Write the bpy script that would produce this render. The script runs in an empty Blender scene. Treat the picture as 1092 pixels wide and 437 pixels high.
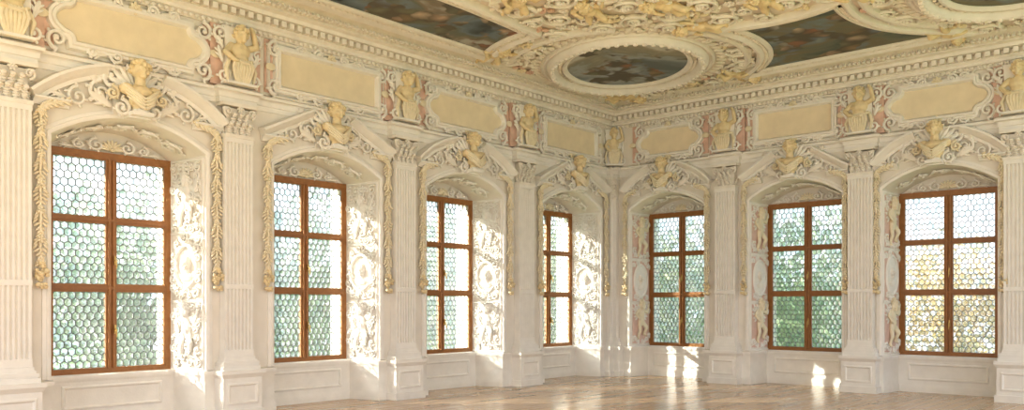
import bpy, bmesh, math, random
from mathutils import Vector
random.seed(7)
PI = math.pi
C = bpy.context.scene.collection
sc = bpy.context.scene

# ------------------------------------------------------------------ camera
cd = bpy.data.cameras.new('camera'); cam = bpy.data.objects.new('camera', cd); C.objects.link(cam)
cam.location = (11.3, -16.25, 1.62); cam.rotation_euler = (PI/2, 0, math.radians(41.5))
cd.sensor_width = 36; cd.lens = 36*908/1092; cd.shift_y = (325-218.5)/1092; cd.clip_end = 400
sc.camera = cam
sc.view_settings.view_transform = 'Standard'
sc.view_settings.exposure = 0.74
try: sc.view_settings.look = 'Medium High Contrast'
except Exception as e: print(e)

# ------------------------------------------------------------------ materials
def nodes(name):
    m = bpy.data.materials.new(name); m.use_nodes = True
    nt = m.node_tree; return m, nt, nt.nodes['Principled BSDF']
def mat(name, col, rough=.6, var=.12, scale=3., bump=.15, bscale=40., metal=0.):
    m, nt, b = nodes(name); N = nt.nodes; L = nt.links
    tc = N.new('ShaderNodeTexCoord')
    n = N.new('ShaderNodeTexNoise'); n.inputs['Scale'].default_value = scale; n.inputs['Detail'].default_value = 5
    L.new(tc.outputs['Object'], n.inputs['Vector'])
    r = N.new('ShaderNodeValToRGB')
    r.color_ramp.elements[0].position = .3; r.color_ramp.elements[1].position = .7
    r.color_ramp.elements[0].color = tuple(c*(1-var) for c in col)+(1,)
    r.color_ramp.elements[1].color = tuple(min(1, c*(1+var*.5)) for c in col)+(1,)
    L.new(n.outputs['Fac'], r.inputs['Fac']); L.new(r.outputs['Color'], b.inputs['Base Color'])
    b.inputs['Roughness'].default_value = rough; b.inputs['Metallic'].default_value = metal
    if bump:
        n2 = N.new('ShaderNodeTexNoise'); n2.inputs['Scale'].default_value = bscale; n2.inputs['Detail'].default_value = 3
        L.new(tc.outputs['Object'], n2.inputs['Vector'])
        bp = N.new('ShaderNodeBump'); bp.inputs['Strength'].default_value = bump; bp.inputs['Distance'].default_value = .01
        L.new(n2.outputs['Fac'], bp.inputs['Height']); L.new(bp.outputs['Normal'], b.inputs['Normal'])
    return m
M_WALL = mat('cream_plaster', (.83, .775, .69), .7, .06)
M_CEIL = mat('ceiling_plaster', (.84, .77, .685), .75, .1, 2.5, .5, 18)
M_WHITE = mat('white_stucco', (.875, .835, .77), .65, .05, 6)
M_STUC = mat('cream_stucco', (.865, .81, .725), .65, .08, 6, .25, 30)
M_OCHRE = mat('ochre_stucco', (.82, .68, .44), .55, .14, 9, .2, 30)
M_PALEO = mat('pale_ochre_stucco', (.85, .755, .57), .6, .1, 9, .2, 30)
M_YEL = mat('yellow_field', (.845, .73, .54), .7, .07, 4)
M_PINK = mat('pink_stucco_marble', (.79, .55, .45), .55, .16, 7, .1, 30)
M_PALEP = mat('pale_pink_field', (.76, .55, .47), .65, .12, 7)
M_WOOD = mat('window_oak', (.36, .165, .055), .4, .14, 14, .15, 60)
M_LEAD = mat('lead_came', (.19, .205, .21), .5, .1, 20, 0, 1)
M_BARK = mat('bark', (.12, .08, .05), .9, .3, 8)
M_GRASS = mat('lawn', (.20, .30, .12), .9, .3, .5)
M_BRASS = mat('brass', (.5, .33, .12), .35, .1, 5, 0, 1, .8)
def leafmat(name, c1, c2):
    m, nt, b = nodes(name); N = nt.nodes; L = nt.links
    tc = N.new('ShaderNodeTexCoord'); n = N.new('ShaderNodeTexNoise'); n.inputs['Scale'].default_value = 1.4
    L.new(tc.outputs['Object'], n.inputs['Vector'])
    r = N.new('ShaderNodeValToRGB'); r.color_ramp.elements[0].position = .35; r.color_ramp.elements[1].position = .65
    r.color_ramp.elements[0].color = c1+(1,); r.color_ramp.elements[1].color = c2+(1,)
    L.new(n.outputs['Fac'], r.inputs['Fac']); L.new(r.outputs['Color'], b.inputs['Base Color'])
    b.inputs['Roughness'].default_value = .6
    return m
M_LG = leafmat('leaf_green', (.14, .22, .13), (.34, .42, .25))
M_LL = leafmat('leaf_light', (.21, .29, .18), (.46, .50, .32))
M_LY = leafmat('leaf_autumn', (.54, .40, .18), (.74, .58, .32))
def glassmat():
    m = bpy.data.materials.new('old_window_glass'); m.use_nodes = True
    nt = m.node_tree; N = nt.nodes; L = nt.links; N.clear()
    out = N.new('ShaderNodeOutputMaterial'); tc = N.new('ShaderNodeNewGeometry')
    v = N.new('ShaderNodeTexVoronoi'); v.inputs['Scale'].default_value = 10
    L.new(tc.outputs['Position'], v.inputs['Vector'])
    r = N.new('ShaderNodeValToRGB'); r.color_ramp.elements[0].color = (.64, .79, .83, 1); r.color_ramp.elements[1].color = (.97, .98, 1, 1)
    sep = N.new('ShaderNodeSeparateColor'); L.new(v.outputs['Color'], sep.inputs['Color']); L.new(sep.outputs['Red'], r.inputs['Fac'])
    t = N.new('ShaderNodeBsdfTransparent'); L.new(r.outputs['Color'], t.inputs['Color'])
    rf = N.new('ShaderNodeBsdfRefraction'); rf.inputs['IOR'].default_value = 1.25; rf.inputs['Roughness'].default_value = .15; L.new(r.outputs['Color'], rf.inputs['Color'])
    tl = N.new('ShaderNodeBsdfTranslucent'); tl.inputs['Color'].default_value = (.9, .95, 1, 1)
    g = N.new('ShaderNodeBsdfGlossy'); g.inputs['Roughness'].default_value = .08
    bp = N.new('ShaderNodeBump'); bp.inputs['Strength'].default_value = .3; bp.inputs['Distance'].default_value = .03
    n = N.new('ShaderNodeTexNoise'); n.inputs['Scale'].default_value = 20; L.new(tc.outputs['Position'], n.inputs['Vector'])
    L.new(n.outputs['Fac'], bp.inputs['Height']); L.new(bp.outputs['Normal'], g.inputs['Normal']); L.new(bp.outputs['Normal'], rf.inputs['Normal'])
    m0 = N.new('ShaderNodeMixShader'); m0.inputs['Fac'].default_value = .5; L.new(t.outputs[0], m0.inputs[1]); L.new(rf.outputs[0], m0.inputs[2])
    m1 = N.new('ShaderNodeMixShader'); m1.inputs['Fac'].default_value = .045; L.new(m0.outputs[0], m1.inputs[1]); L.new(tl.outputs[0], m1.inputs[2])
    m2 = N.new('ShaderNodeMixShader'); m2.inputs['Fac'].default_value = .04; L.new(m1.outputs[0], m2.inputs[1]); L.new(g.outputs[0], m2.inputs[2])
    L.new(m2.outputs[0], out.inputs['Surface'])
    return m
M_GLASS = glassmat()
def floormat():
    m, nt, b = nodes('oak_parquet'); N = nt.nodes; L = nt.links
    tc = N.new('ShaderNodeTexCoord'); mp = N.new('ShaderNodeMapping'); mp.inputs['Rotation'].default_value = (0, 0, PI/2)
    L.new(tc.outputs['Object'], mp.inputs['Vector'])
    br = N.new('ShaderNodeTexBrick'); br.inputs['Scale'].default_value = 1
    br.inputs['Brick Width'].default_value = 1.3; br.inputs['Row Height'].default_value = .17; br.inputs['Mortar Size'].default_value = .005
    br.inputs['Color1'].default_value = (.47, .305, .165, 1); br.inputs['Color2'].default_value = (.63, .44, .265, 1); br.inputs['Mortar'].default_value = (.26, .155, .08, 1)
    L.new(mp.outputs[0], br.inputs['Vector'])
    n = N.new('ShaderNodeTexNoise'); n.inputs['Scale'].default_value = 5; n.inputs['Detail'].default_value = 6; L.new(mp.outputs[0], n.inputs['Vector'])
    mx = N.new('ShaderNodeMixRGB'); mx.blend_type = 'SOFT_LIGHT'; mx.inputs['Fac'].default_value = .2
    L.new(br.outputs['Color'], mx.inputs[1]); L.new(n.outputs['Fac'], mx.inputs[2]); L.new(mx.outputs[0], b.inputs['Base Color'])
    b.inputs['Roughness'].default_value = .24
    b.inputs['Coat Weight'].default_value = .35; b.inputs['Coat Roughness'].default_value = .1
    bp = N.new('ShaderNodeBump'); bp.inputs['Strength'].default_value = .25; bp.inputs['Distance'].default_value = .003
    L.new(br.outputs['Fac'], bp.inputs['Height']); bp.invert = True; L.new(bp.outputs['Normal'], b.inputs['Normal'])
    return m
M_FLOOR = floormat()
def paintmat(seed, cols, spread):
    m, nt, b = nodes('painted_canvas'); N = nt.nodes; L = nt.links
    tc = N.new('ShaderNodeTexCoord'); mp = N.new('ShaderNodeMapping'); mp.inputs['Location'].default_value = (seed*3.1, seed*1.7, seed)
    L.new(tc.outputs['Object'], mp.inputs['Vector'])
    n = N.new('ShaderNodeTexNoise'); n.inputs['Scale'].default_value = .8; n.inputs['Detail'].default_value = 5; n.inputs['Distortion'].default_value = .5
    L.new(mp.outputs[0], n.inputs['Vector'])
    r = N.new('ShaderNodeValToRGB'); e = r.color_ramp.elements
    e[0].position = .32; e[0].color = cols[0]+(1,); e[1].position = .64; e[1].color = cols[-1]+(1,)
    for i, c in enumerate(cols[1:-1]):
        k = e.new(.32+.32*(i+1)/(len(cols)-1)); k.color = c+(1,)
    L.new(n.outputs['Fac'], r.inputs['Fac'])
    # painted groups of figures: distorted cells of flesh and drapery colours massed near the middle
    n2 = N.new('ShaderNodeTexNoise'); n2.inputs['Scale'].default_value = 3.; n2.inputs['Detail'].default_value = 3; L.new(mp.outputs[0], n2.inputs['Vector'])
    mv = N.new('ShaderNodeMixRGB'); mv.inputs['Fac'].default_value = .25; L.new(mp.outputs[0], mv.inputs[1]); L.new(n2.outputs['Color'], mv.inputs[2])
    v = N.new('ShaderNodeTexVoronoi'); v.inputs['Scale'].default_value = 4.6; L.new(mv.outputs[0], v.inputs['Vector'])
    sep = N.new('ShaderNodeSeparateColor'); L.new(v.outputs['Color'], sep.inputs['Color'])
    r3 = N.new('ShaderNodeValToRGB'); r3.color_ramp.interpolation = 'CONSTANT'; q = r3.color_ramp.elements
    pal = [(.14,.13,.10),(.60,.43,.31),(.38,.17,.10),(.20,.22,.15),(.64,.52,.39),(.36,.26,.15),(.20,.27,.35),(.52,.50,.46)]
    q[0].position = 0; q[0].color = pal[0]+(1,); q[1].position = .9; q[1].color = pal[-1]+(1,)
    for i, c in enumerate(pal[1:-1]): k = q.new((i+1)*.128); k.color = c+(1,)
    L.new(sep.outputs['Red'], r3.inputs['Fac'])
    sh = N.new('ShaderNodeMath'); sh.operation = 'MULTIPLY'; sh.inputs[1].default_value = 1.4; L.new(v.outputs['Distance'], sh.inputs[0])
    dk = N.new('ShaderNodeMixRGB'); dk.inputs[2].default_value = (.11,.095,.075,1); L.new(sh.outputs[0], dk.inputs['Fac']); dk.use_clamp = True; L.new(r3.outputs['Color'], dk.inputs[1])
    ln = N.new('ShaderNodeVectorMath'); ln.operation = 'LENGTH'; L.new(tc.outputs['Object'], ln.inputs[0])
    n4 = N.new('ShaderNodeTexNoise'); n4.inputs['Scale'].default_value = 1.6; n4.inputs['Detail'].default_value = 3; L.new(mp.outputs[0], n4.inputs['Vector'])
    mk = N.new('ShaderNodeMath'); mk.operation = 'MULTIPLY_ADD'; mk.inputs[1].default_value = -.16/spread; L.new(ln.outputs['Value'], mk.inputs[0]); L.new(n4.outputs['Fac'], mk.inputs[2])
    r2 = N.new('ShaderNodeValToRGB'); r2.color_ramp.elements[0].position = .42; r2.color_ramp.elements[1].position = .46; L.new(mk.outputs[0], r2.inputs['Fac'])
    mx = N.new('ShaderNodeMixRGB'); L.new(r2.outputs['Color'], mx.inputs['Fac']); L.new(r.outputs['Color'], mx.inputs[1]); L.new(dk.outputs[0], mx.inputs[2])
    L.new(mx.outputs[0], b.inputs['Base Color']); b.inputs['Roughness'].default_value = .55
    return m

# ------------------------------------------------------------------ mesh builder
class MB:
    def __init__(s): s.v = []; s.f = []
    def add(s, vs, fs):
        o = len(s.v); s.v += [tuple(v) for v in vs]; s.f += [tuple(i+o for i in q) for q in fs]
    def join(s, b): s.add(b.v, b.f)
    def box(s, x0, x1, y0, y1, z0, z1):
        s.add([(x0,y0,z0),(x1,y0,z0),(x1,y1,z0),(x0,y1,z0),(x0,y0,z1),(x1,y0,z1),(x1,y1,z1),(x0,y1,z1)],
              [(0,3,2,1),(4,5,6,7),(0,1,5,4),(1,2,6,5),(2,3,7,6),(3,0,4,7)])
    def frustum(s, a, b):   # a,b = (hx, y0, y1, z)
        s.add([(-a[0],a[1],a[3]),(a[0],a[1],a[3]),(a[0],a[2],a[3]),(-a[0],a[2],a[3]),(-b[0],b[1],b[3]),(b[0],b[1],b[3]),(b[0],b[2],b[3]),(-b[0],b[2],b[3])],
              [(0,3,2,1),(4,5,6,7),(0,1,5,4),(1,2,6,5),(2,3,7,6),(3,0,4,7)])
    def ell(s, c, r, ang=0, seg=8, ring=5):
        ca, sa = math.cos(ang), math.sin(ang); vs = []; fs = []
        def T(x, y, z): return (c[0]+x*ca-z*sa, c[1]+y, c[2]+x*sa+z*ca)
        vs.append(T(-r[0], 0, 0))
        for i in range(1, ring):
            t = PI*i/ring; X = -r[0]*math.cos(t); q = math.sin(t)
            for j in range(seg):
                a = 2*PI*j/seg; vs.append(T(X, r[1]*q*math.cos(a), r[2]*q*math.sin(a)))
        vs.append(T(r[0], 0, 0)); n = len(vs)-1
        for j in range(seg):
            k = (j+1) % seg
            fs.append((0, 1+k, 1+j)); fs.append((n, n-seg+j, n-seg+k))
            for i in range(ring-2):
                fs.append((1+i*seg+j, 1+i*seg+k, 1+(i+1)*seg+k, 1+(i+1)*seg+j))
        s.add(vs, fs)
    def tube(s, pts, rad, seg=6):
        pts = [Vector(p) for p in pts]; n = len(pts)
        if not hasattr(rad, '__len__'): rad = [rad]*n
        vs = []; fs = []; up = None
        for i, p in enumerate(pts):
            d = (pts[min(i+1, n-1)]-pts[max(i-1, 0)]).normalized()
            if up is None: up = Vector((0,1,0)) if abs(d.y) < .9 else Vector((1,0,0))
            a = d.cross(up).normalized(); b = a.cross(d).normalized(); up = b
            for j in range(seg):
                t = 2*PI*j/seg; vs.append(p+(a*math.cos(t)+b*math.sin(t))*rad[i])
        for i in range(n-1):
            for j in range(seg):
                k = (j+1) % seg; fs.append((i*seg+j, i*seg+k, (i+1)*seg+k, (i+1)*seg+j))
        fs.append(tuple(range(seg))[::-1]); fs.append(tuple((n-1)*seg+j for j in range(seg)))
        s.add(vs, fs)
    def capsule(s, p, q, r1, r2):
        s.tube([p, q], [r1, r2], 8); s.ell(p, (r1,)*3); s.ell(q, (r2,)*3)
    def lathe(s, prof, c=(0,0), seg=16):
        vs = []; fs = []
        for r, z in prof:
            for j in range(seg):
                a = 2*PI*j/seg; vs.append((c[0]+r*math.cos(a), c[1]+r*math.sin(a), z))
        for i in range(len(prof)-1):
            for j in range(seg):
                k = (j+1) % seg; fs.append((i*seg+j, i*seg+k, (i+1)*seg+k, (i+1)*seg+j))
        fs.append(tuple(range(seg))[::-1]); fs.append(tuple((len(prof)-1)*seg+j for j in range(seg)))
        s.add(vs, fs)
    def sweep(s, path, prof, M, closed=False, side=1):
        n = len(path); m = len(prof); vs = []; fs = []
        def nor(i, j):
            dx = path[j][0]-path[i][0]; dy = path[j][1]-path[i][1]; l = math.hypot(dx, dy) or 1
            return (-dy/l*side, dx/l*side)
        for i in range(n):
            if closed: a = nor((i-1) % n, i); b = nor(i, (i+1) % n)
            else:
                a = nor(i-1, i) if i > 0 else nor(0, 1); b = nor(i, i+1) if i < n-1 else nor(n-2, n-1)
            k = max(.35, 1+a[0]*b[0]+a[1]*b[1]); mx, my = (a[0]+b[0])/k, (a[1]+b[1])/k
            for off, h in prof: vs.append(M(path[i][0]+mx*off, path[i][1]+my*off, h))
        for i in range(n if closed else n-1):
            j = (i+1) % n
            for q in range(m-1): fs.append((i*m+q, i*m+q+1, j*m+q+1, j*m+q))
        if not closed: fs.append(tuple(range(m))); fs.append(tuple((n-1)*m+q for q in range(m))[::-1])
        s.add(vs, fs)
    def map(s, fn): s.v = [fn(*v) for v in s.v]; return s
    def mesh(s, name, mat, sharp=38):
        me = bpy.data.meshes.new(name); me.from_pydata(s.v, [], s.f)
        b = bmesh.new(); b.from_mesh(me); bmesh.ops.recalc_face_normals(b, faces=b.faces); b.to_mesh(me); b.free()
        if mat: me.materials.append(mat)
        for p in me.polygons: p.use_smooth = True
        me.set_sharp_from_angle(angle=math.radians(sharp))
        return me
    def build(s, name, mat, parent=None, loc=(0,0,0), rz=0, sharp=38):
        return link(name, s.mesh(name, mat, sharp), parent, loc, rz)
def link(name, me, parent=None, loc=(0,0,0), rz=0):
    o = bpy.data.objects.new(name, me); C.objects.link(o); o.parent = parent
    o.location = loc; o.rotation_euler = (0, 0, rz); return o
def fuse(mb, name, mat, vox=.012, sm=3):
    me = mb.mesh(name+'_raw', mat); o = bpy.data.objects.new('tmp', me); C.objects.link(o)
    r = o.modifiers.new('r', 'REMESH'); r.mode = 'VOXEL'; r.voxel_size = vox
    k = o.modifiers.new('s', 'SMOOTH'); k.factor = .5; k.iterations = sm
    dg = bpy.context.evaluated_depsgraph_get()
    out = bpy.data.meshes.new_from_object(o.evaluated_get(dg)); out.name = name
    bpy.data.objects.remove(o); bpy.data.meshes.remove(me)
    if not out.materials: out.materials.append(mat)
    for p in out.polygons: p.use_smooth = True
    return out
def empty(name, label, cat, loc=(0,0,0), rz=0, group=None):
    o = bpy.data.objects.new(name, None); C.objects.link(o); o.location = loc; o.rotation_euler = (0,0,rz); o.empty_display_size = .1
    o['label'] = label; o['category'] = cat
    if group: o['group'] = group
    return o
def struct(o, label=None):
    o['kind'] = 'structure'
    if label: o['label'] = label
    return o
def dup(root, label, loc, rz, scale=None):
    r = root.copy(); C.objects.link(r); r.location = loc; r.rotation_euler = (0,0,rz); r['label'] = label
    if scale: r.scale = scale
    for ch in list(root.children):
        c = ch.copy(); C.objects.link(c); c.parent = r
        for g in list(ch.children):
            d = g.copy(); C.objects.link(d); d.parent = c
    return r

# ------------------------------------------------------------------ wall frames
def W(wall, u, w, z): return (w, -u, z) if wall == 'L' else (u, -w, z)
RZ = {'L': PI/2, 'R': 0}
WIN = [('L',11.10,'seg'),('L',7.93,'tri'),('L',4.79,'seg'),('L',1.50,'tri'),('R',1.45,'seg'),('R',4.35,'tri'),('R',6.97,'seg')]
HF = {'L': 1.03, 'R': .94}
LEN = {'L': 16.0, 'R': 11.6}
ORD = ['first','second','third','fourth','fifth','sixth','seventh']
D = .7; BH = .85; SILL = .684; HEAD = 3.684; SPR = 3.75; RISE = .33; ZC = 6.15
def zf(s): return SPR+RISE*(1-s*s)
def zb(s): return 3.70+.3*(1-s*s)

def build_wall(wall, name):
    hf = HF[wall]; mb = MB(); cs = sorted(u for w, u, k in WIN if w == wall)
    def q(*pts): mb.add([W(wall, *p) for p in pts], [tuple(range(len(pts)))])
    pos = 0
    for c in cs:
        q((pos,0,0),(c-hf,0,0),(c-hf,0,ZC),(pos,0,ZC)); n = 20
        for sgn in (-1, 1):
            q((c+sgn*hf,0,0),(c+sgn*BH,-D,0),(c+sgn*BH,-D,zb(1)),(c+sgn*hf,0,zf(1)))
            q((c+sgn*BH,-D-.05,SILL),(c+sgn*(BH+.03),-1.15,SILL),(c+sgn*(BH+.03),-1.15,HEAD),(c+sgn*BH,-D-.05,HEAD))
        q((c-BH,-D-.05,HEAD),(c+BH,-D-.05,HEAD),(c+BH,-1.15,HEAD),(c-BH,-1.15,HEAD))
        q((c-BH,-D-.05,SILL),(c+BH,-D-.05,SILL),(c+BH,-1.15,SILL-.1),(c-BH,-1.15,SILL-.1))
        for i in range(n):
            a, b = -1+2*i/n, -1+2*(i+1)/n
            q((c+a*hf,0,zf(a)),(c+b*hf,0,zf(b)),(c+b*hf,0,ZC),(c+a*hf,0,ZC))
            q((c+a*hf,0,zf(a)),(c+b*hf,0,zf(b)),(c+b*BH,-D,zb(b)),(c+a*BH,-D,zb(a)))
            q((c+a*BH,-D,HEAD),(c+b*BH,-D,HEAD),(c+b*BH,-D,zb(b)),(c+a*BH,-D,zb(a)))
        e = BH+(hf-BH)*.1/.7
        q((c-e,-.6,0),(c+e,-.6,0),(c+e,-.6,SILL),(c-e,-.6,SILL))
        q((c-e,-.6,SILL),(c+e,-.6,SILL),(c+BH,-D-.05,SILL),(c-BH,-D-.05,SILL))
        pos = c+hf
    q((pos,0,0),(LEN[wall],0,0),(LEN[wall],0,ZC),(pos,0,ZC))
    struct(mb.build(name, M_WALL), 'cream plastered wall with deep arched window niches')
build_wall('L', 'wall_left'); build_wall('R', 'wall_right')

f = MB(); f.add([(-.75,-20,0),(15,-20,0),(15,.75,0),(-.75,.75,0)], [(0,1,2,3)])
struct(f.build('floor', M_FLOOR), 'polished light brown oak parquet floor')
f = MB(); f.add([(0,-17.5,ZC),(13.5,-17.5,ZC),(13.5,0,ZC),(0,0,ZC)], [(0,1,2,3)])
struct(f.build('ceiling', M_CEIL), 'cream stucco ceiling with painted panels')

# dado / baseboards following the niches
PANEL = [(0,0),(0,.012),(.012,.02),(.028,.02),(.04,.006),(.05,0)]
def rect(x0, x1, z0, z1): return [(x0,z0),(x1,z0),(x1,z1),(x0,z1)]
for wall, nm in (('L','baseboard_left'),('R','baseboard_right')):
    hf = HF[wall]; e = BH+(hf-BH)*.1/.7; mb = MB(); path = [(0,0)]
    for c in sorted(u for w, u, k in WIN if w == wall):
        path += [(c-hf,0),(c-e,-.6),(c+e,-.6),(c+hf,0)]
    path.append((LEN[wall],0))
    mb.sweep(path, [(0,0),(.04,0),(.04,.13),(.015,.17),(.015,.58),(.03,.6),(.045,.64),(.045,.67),(0,.69)], lambda a,b,h: W(wall,a,b,h))
    for c in sorted(u for w, u, k in WIN if w == wall):
        mb.sweep(rect(c-.68,c+.68,.22,.54), PANEL, lambda a,z,h: W(wall,a,-.585+h,z), True)
    struct(mb.build(nm, M_WHITE), 'cream dado with panelled window aprons')

# cornice under the ceiling, ledge under the frieze
XY = lambda a, b, h: (a, b, h)
mb = MB(); path = [(0,-16),(0,0),(11.6,0)]
mb.sweep(path, [(0,5.64),(.04,5.64),(.05,5.70),(.09,5.72),(.09,5.76),(.13,5.79),(.13,5.88),(.26,5.90),(.28,5.95),(.36,5.97),(.36,6.01),(.46,6.04),(.5,6.09),(.58,6.11),(.58,6.16)], XY, side=-1)
for wall in 'LR':
    u = .2
    while u < LEN[wall]-.1:
        p, q = W(wall,u,.12,5.8), W(wall,u+.08,.24,5.885)
        mb.box(min(p[0],q[0]),max(p[0],q[0]),min(p[1],q[1]),max(p[1],q[1]),5.80,5.885)
        u += .14
    u = .5
    while u < LEN[wall]-.1:
        a, b2 = ((.05,.03) if wall == 'L' else (.03,.05))
        mb.ell(W(wall,u,.45,6.02), (a,b2,.05), 0, 6, 5); mb.ell(W(wall,u,.5,6.0), (.03,.03,.022), 0, 6, 4); u += .085
    u = .15
    while u < LEN[wall]-.1:
        mb.ell(W(wall,u,.065,5.675), (.035,.035,.035), 0, 6, 4); u += .09
    u = .7
    while u < LEN[wall]-.1:
        mb.ell(W(wall,u,.585,6.13), (.025,.025,.03), 0, 6, 4); u += .07
struct(mb.build('trim_1', M_STUC), 'dentilled cornice under the ceiling')

PIL = [('L',12.62),('L',9.62),('L',6.42),('L',3.19),('R',2.93),('R',5.67),('R',8.25)]
mb = MB(); path = []
RW, RD = .28, .11
for u in sorted((u for w,u in PIL if w == 'L'), reverse=True): path += [(0,-u-RW),(RD,-u-RW),(RD,-u+RW),(0,-u+RW)]
path = [(0,-16)]+path+[(0,-.22),(.1,-.22),(.1,-.1),(.22,-.1),(.22,0)]
for u in sorted(u for w,u in PIL if w == 'R'): path += [(u-RW,0),(u-RW,-RD),(u+RW,-RD),(u+RW,0)]
path.append((11.6,0))
mb.sweep(path, [(0,4.53),(.02,4.53),(.02,4.60),(.035,4.61),(.04,4.66),(.06,4.69),(.085,4.70),(.085,4.74),(.02,4.78),(0,4.78)], XY, side=-1)
struct(mb.build('trim_2', M_WHITE), 'moulded ledge below the frieze')

# ------------------------------------------------------------------ ornament generators (local x,z plane, facing -y)
def leaf(mb, x, z, L_, W_, ang, y=-.02, th=.025):
    ca, sa = math.cos(ang), math.sin(ang)
    mb.ell((x+ca*L_*.5, y, z+sa*L_*.5), (L_*.5, th, W_*.32), ang, 6, 5)
    for t in (.3, .6):
        for s in (-1, 1):
            a2 = ang+s*.75; l2 = L_*.26*(1.2-t*.5)
            px, pz = x+ca*L_*t, z+sa*L_*t
            mb.ell((px+math.cos(a2)*l2*.7, y+.004, pz+math.sin(a2)*l2*.7), (l2, th*.7, W_*.16), a2, 6, 4)
def scroll(mb, x, z, R, a0, cw, y=-.02, th=.03, turns=1.35, lobes=True):
    n = 16; pts = []; rad = []
    for k in range(n+1):
        t = k/n; a = a0+cw*turns*2*PI*t; r = R*(1-.82*t)
        pts.append((x+r*math.cos(a), y-.015*t, z+r*math.sin(a))); rad.append(th*(1-.45*t))
    mb.tube(pts, rad, 6); mb.ell(pts[-1], (th*1.3,)*3, 0, 6, 4)
    if lobes:
        for k in range(0, 10, 2):
            t = k/n; a = a0+cw*turns*2*PI*t
            leaf(mb, pts[k][0], pts[k][2], R*.5, R*.42, a+cw*.7, y, th*.8)
def rosette(mb, x, z, R, y=-.02, n=6):
    for k in range(n):
        a = 2*PI*k/n; mb.ell((x+math.cos(a)*R*.6, y, z+math.sin(a)*R*.6), (R*.42, R*.22, R*.3), a, 6, 4)
    mb.ell((x, y-R*.15, z), (R*.28,)*3, 0, 6, 4)
def shell(mb, x, z, R, y=-.03, n=9, a0=.15, a1=PI-.15):
    for k in range(n):
        a = a0+(a1-a0)*k/(n-1); mb.ell((x+math.cos(a)*R*.5, y, z+math.sin(a)*R*.5), (R*.5, R*.1, R*.12), a, 6, 5)
    mb.ell((x, y-R*.08, z), (R*.2,)*3, 0, 6, 4)
def ring(mb, x, z, rx, rz, prof, y=0, n=36):
    mb.sweep([(x+rx*math.cos(2*PI*j/n), z+rz*math.sin(2*PI*j/n)) for j in range(n)], prof, lambda a,b,h: (a,y-h,b), True, side=-1)
def part_scroll(parent, m, *a, nm='scroll', **k):
    b = MB(); scroll(b, *a, **k); return b.build(nm, m, parent)
def part_leaf(parent, m, *a, nm='acanthus_leaf', **k):
    b = MB(); leaf(b, *a, **k); return b.build(nm, m, parent)

# niche surrounds with scrolls under the arch
tn = 3
for i, (wall, u, k) in enumerate(WIN):
    hf = HF[wall]; mb = MB(); n = 24
    path = [(hf,.69),(hf,SPR)]+[(hf*(1-2*j/n), zf(1-2*j/n)) for j in range(1, n)]+[(-hf,SPR),(-hf,.69)]
    mb.sweep(path, [(0,0),(0,.03),(.02,.045),(.05,.045),(.06,.03),(.1,.02),(.1,0)], lambda x,z,h: (x,-h,z), side=-1)
    t = struct(mb.build('trim_%d' % tn, M_WHITE, None, W(wall,u,0,0), RZ[wall]), 'moulded edge of the %s window niche from the left' % ORD[i]); tn += 1
    for s in (-.72,-.36,0,.36,.72):
        bb = MB(); scroll(bb,0,0,.15,0,1 if s<0 else -1,-.02,.024); rosette(bb,.0,0,.07)
        z_ = (zf(s)+zb(s))/2-.005; x_ = s*(hf+BH)/2; sl = -2*RISE*s/hf
        bb.map(lambda x,y,z: (x_+x, .33+z*1.2, z_+y+x*sl)); bb.build('soffit_scroll', M_WHITE, t)

# ------------------------------------------------------------------ figures
def head(mb, c, s=1.):
    x, y, z = c
    for (dx,dy,dz),r in [((0,0,0),(.085,.1,.115)),((0,-.105,-.01),(.016,.026,.03)),((0,-.08,.032),(.06,.025,.014)),((0,-.075,-.085),(.035,.03,.025)),
                         ((.042,-.07,-.03),(.03,.03,.03)),((-.042,-.07,-.03),(.03,.03,.03)),((.088,.01,-.005),(.014,.02,.03)),((-.088,.01,-.005),(.014,.02,.03)),((0,-.095,-.055),(.026,.014,.01))]:
        mb.ell((x+dx*s,y+dy*s,z+dz*s), tuple(q*s for q in r))
def hair(mb, c, s=1.):
    rnd = random.Random(3)
    for k in range(46):
        a = rnd.uniform(0, 2*PI); t = rnd.uniform(-.25, 1)
        q = math.sqrt(max(0, 1-t*t)); dx, dy, dz = q*math.cos(a), q*math.sin(a), t
        if dy < -.3 and dz < .45: continue
        mb.ell((c[0]+dx*.09*s, c[1]+dy*.105*s, c[2]+dz*.12*s), (.034*s,.03*s,.03*s), a, 6, 4)
# bust
mb = MB(); mb.ell((0,.01,.22),(.19,.12,.13)); mb.ell((.17,.01,.26),(.09,.09,.09)); mb.ell((-.17,.01,.26),(.09,.09,.09)); mb.ell((0,-.04,.23),(.14,.1,.1)); mb.ell((0,0,.1),(.15,.1,.12)); mb.ell((0,0,.0),(.1,.08,.1))
mb.capsule((0,.01,.32),(0,.01,.44),.075,.065); head(mb,(0,.0,.55),1.22)
BUST = fuse(mb,'body',M_OCHRE)
mb = MB(); hair(mb,(0,.0,.55),1.22); BUSTHAIR = mb.mesh('hair',M_OCHRE)
mb = MB()
for k in range(4):
    for s in (-1,1): mb.tube([(s*(.23-.02*k),-.03,.31-.055*k),(s*(.14-.01*k),-.115,.22-.05*k),(s*.04,-.145,.13-.045*k),(0,-.15,.11-.045*k)],[.018,.026,.028,.024],6)
BUSTDRAPE = mb.mesh('drapery',M_PALEO)
mb = MB(); mb.lathe([(.1,-.06),(.1,-.03),(.07,-.01),(.06,.02),(.09,.05)],(0,0),14); mb.box(-.13,.13,-.1,.2,-.12,-.06)
BUSTPLINTH = mb.mesh('plinth',M_WHITE)
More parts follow.
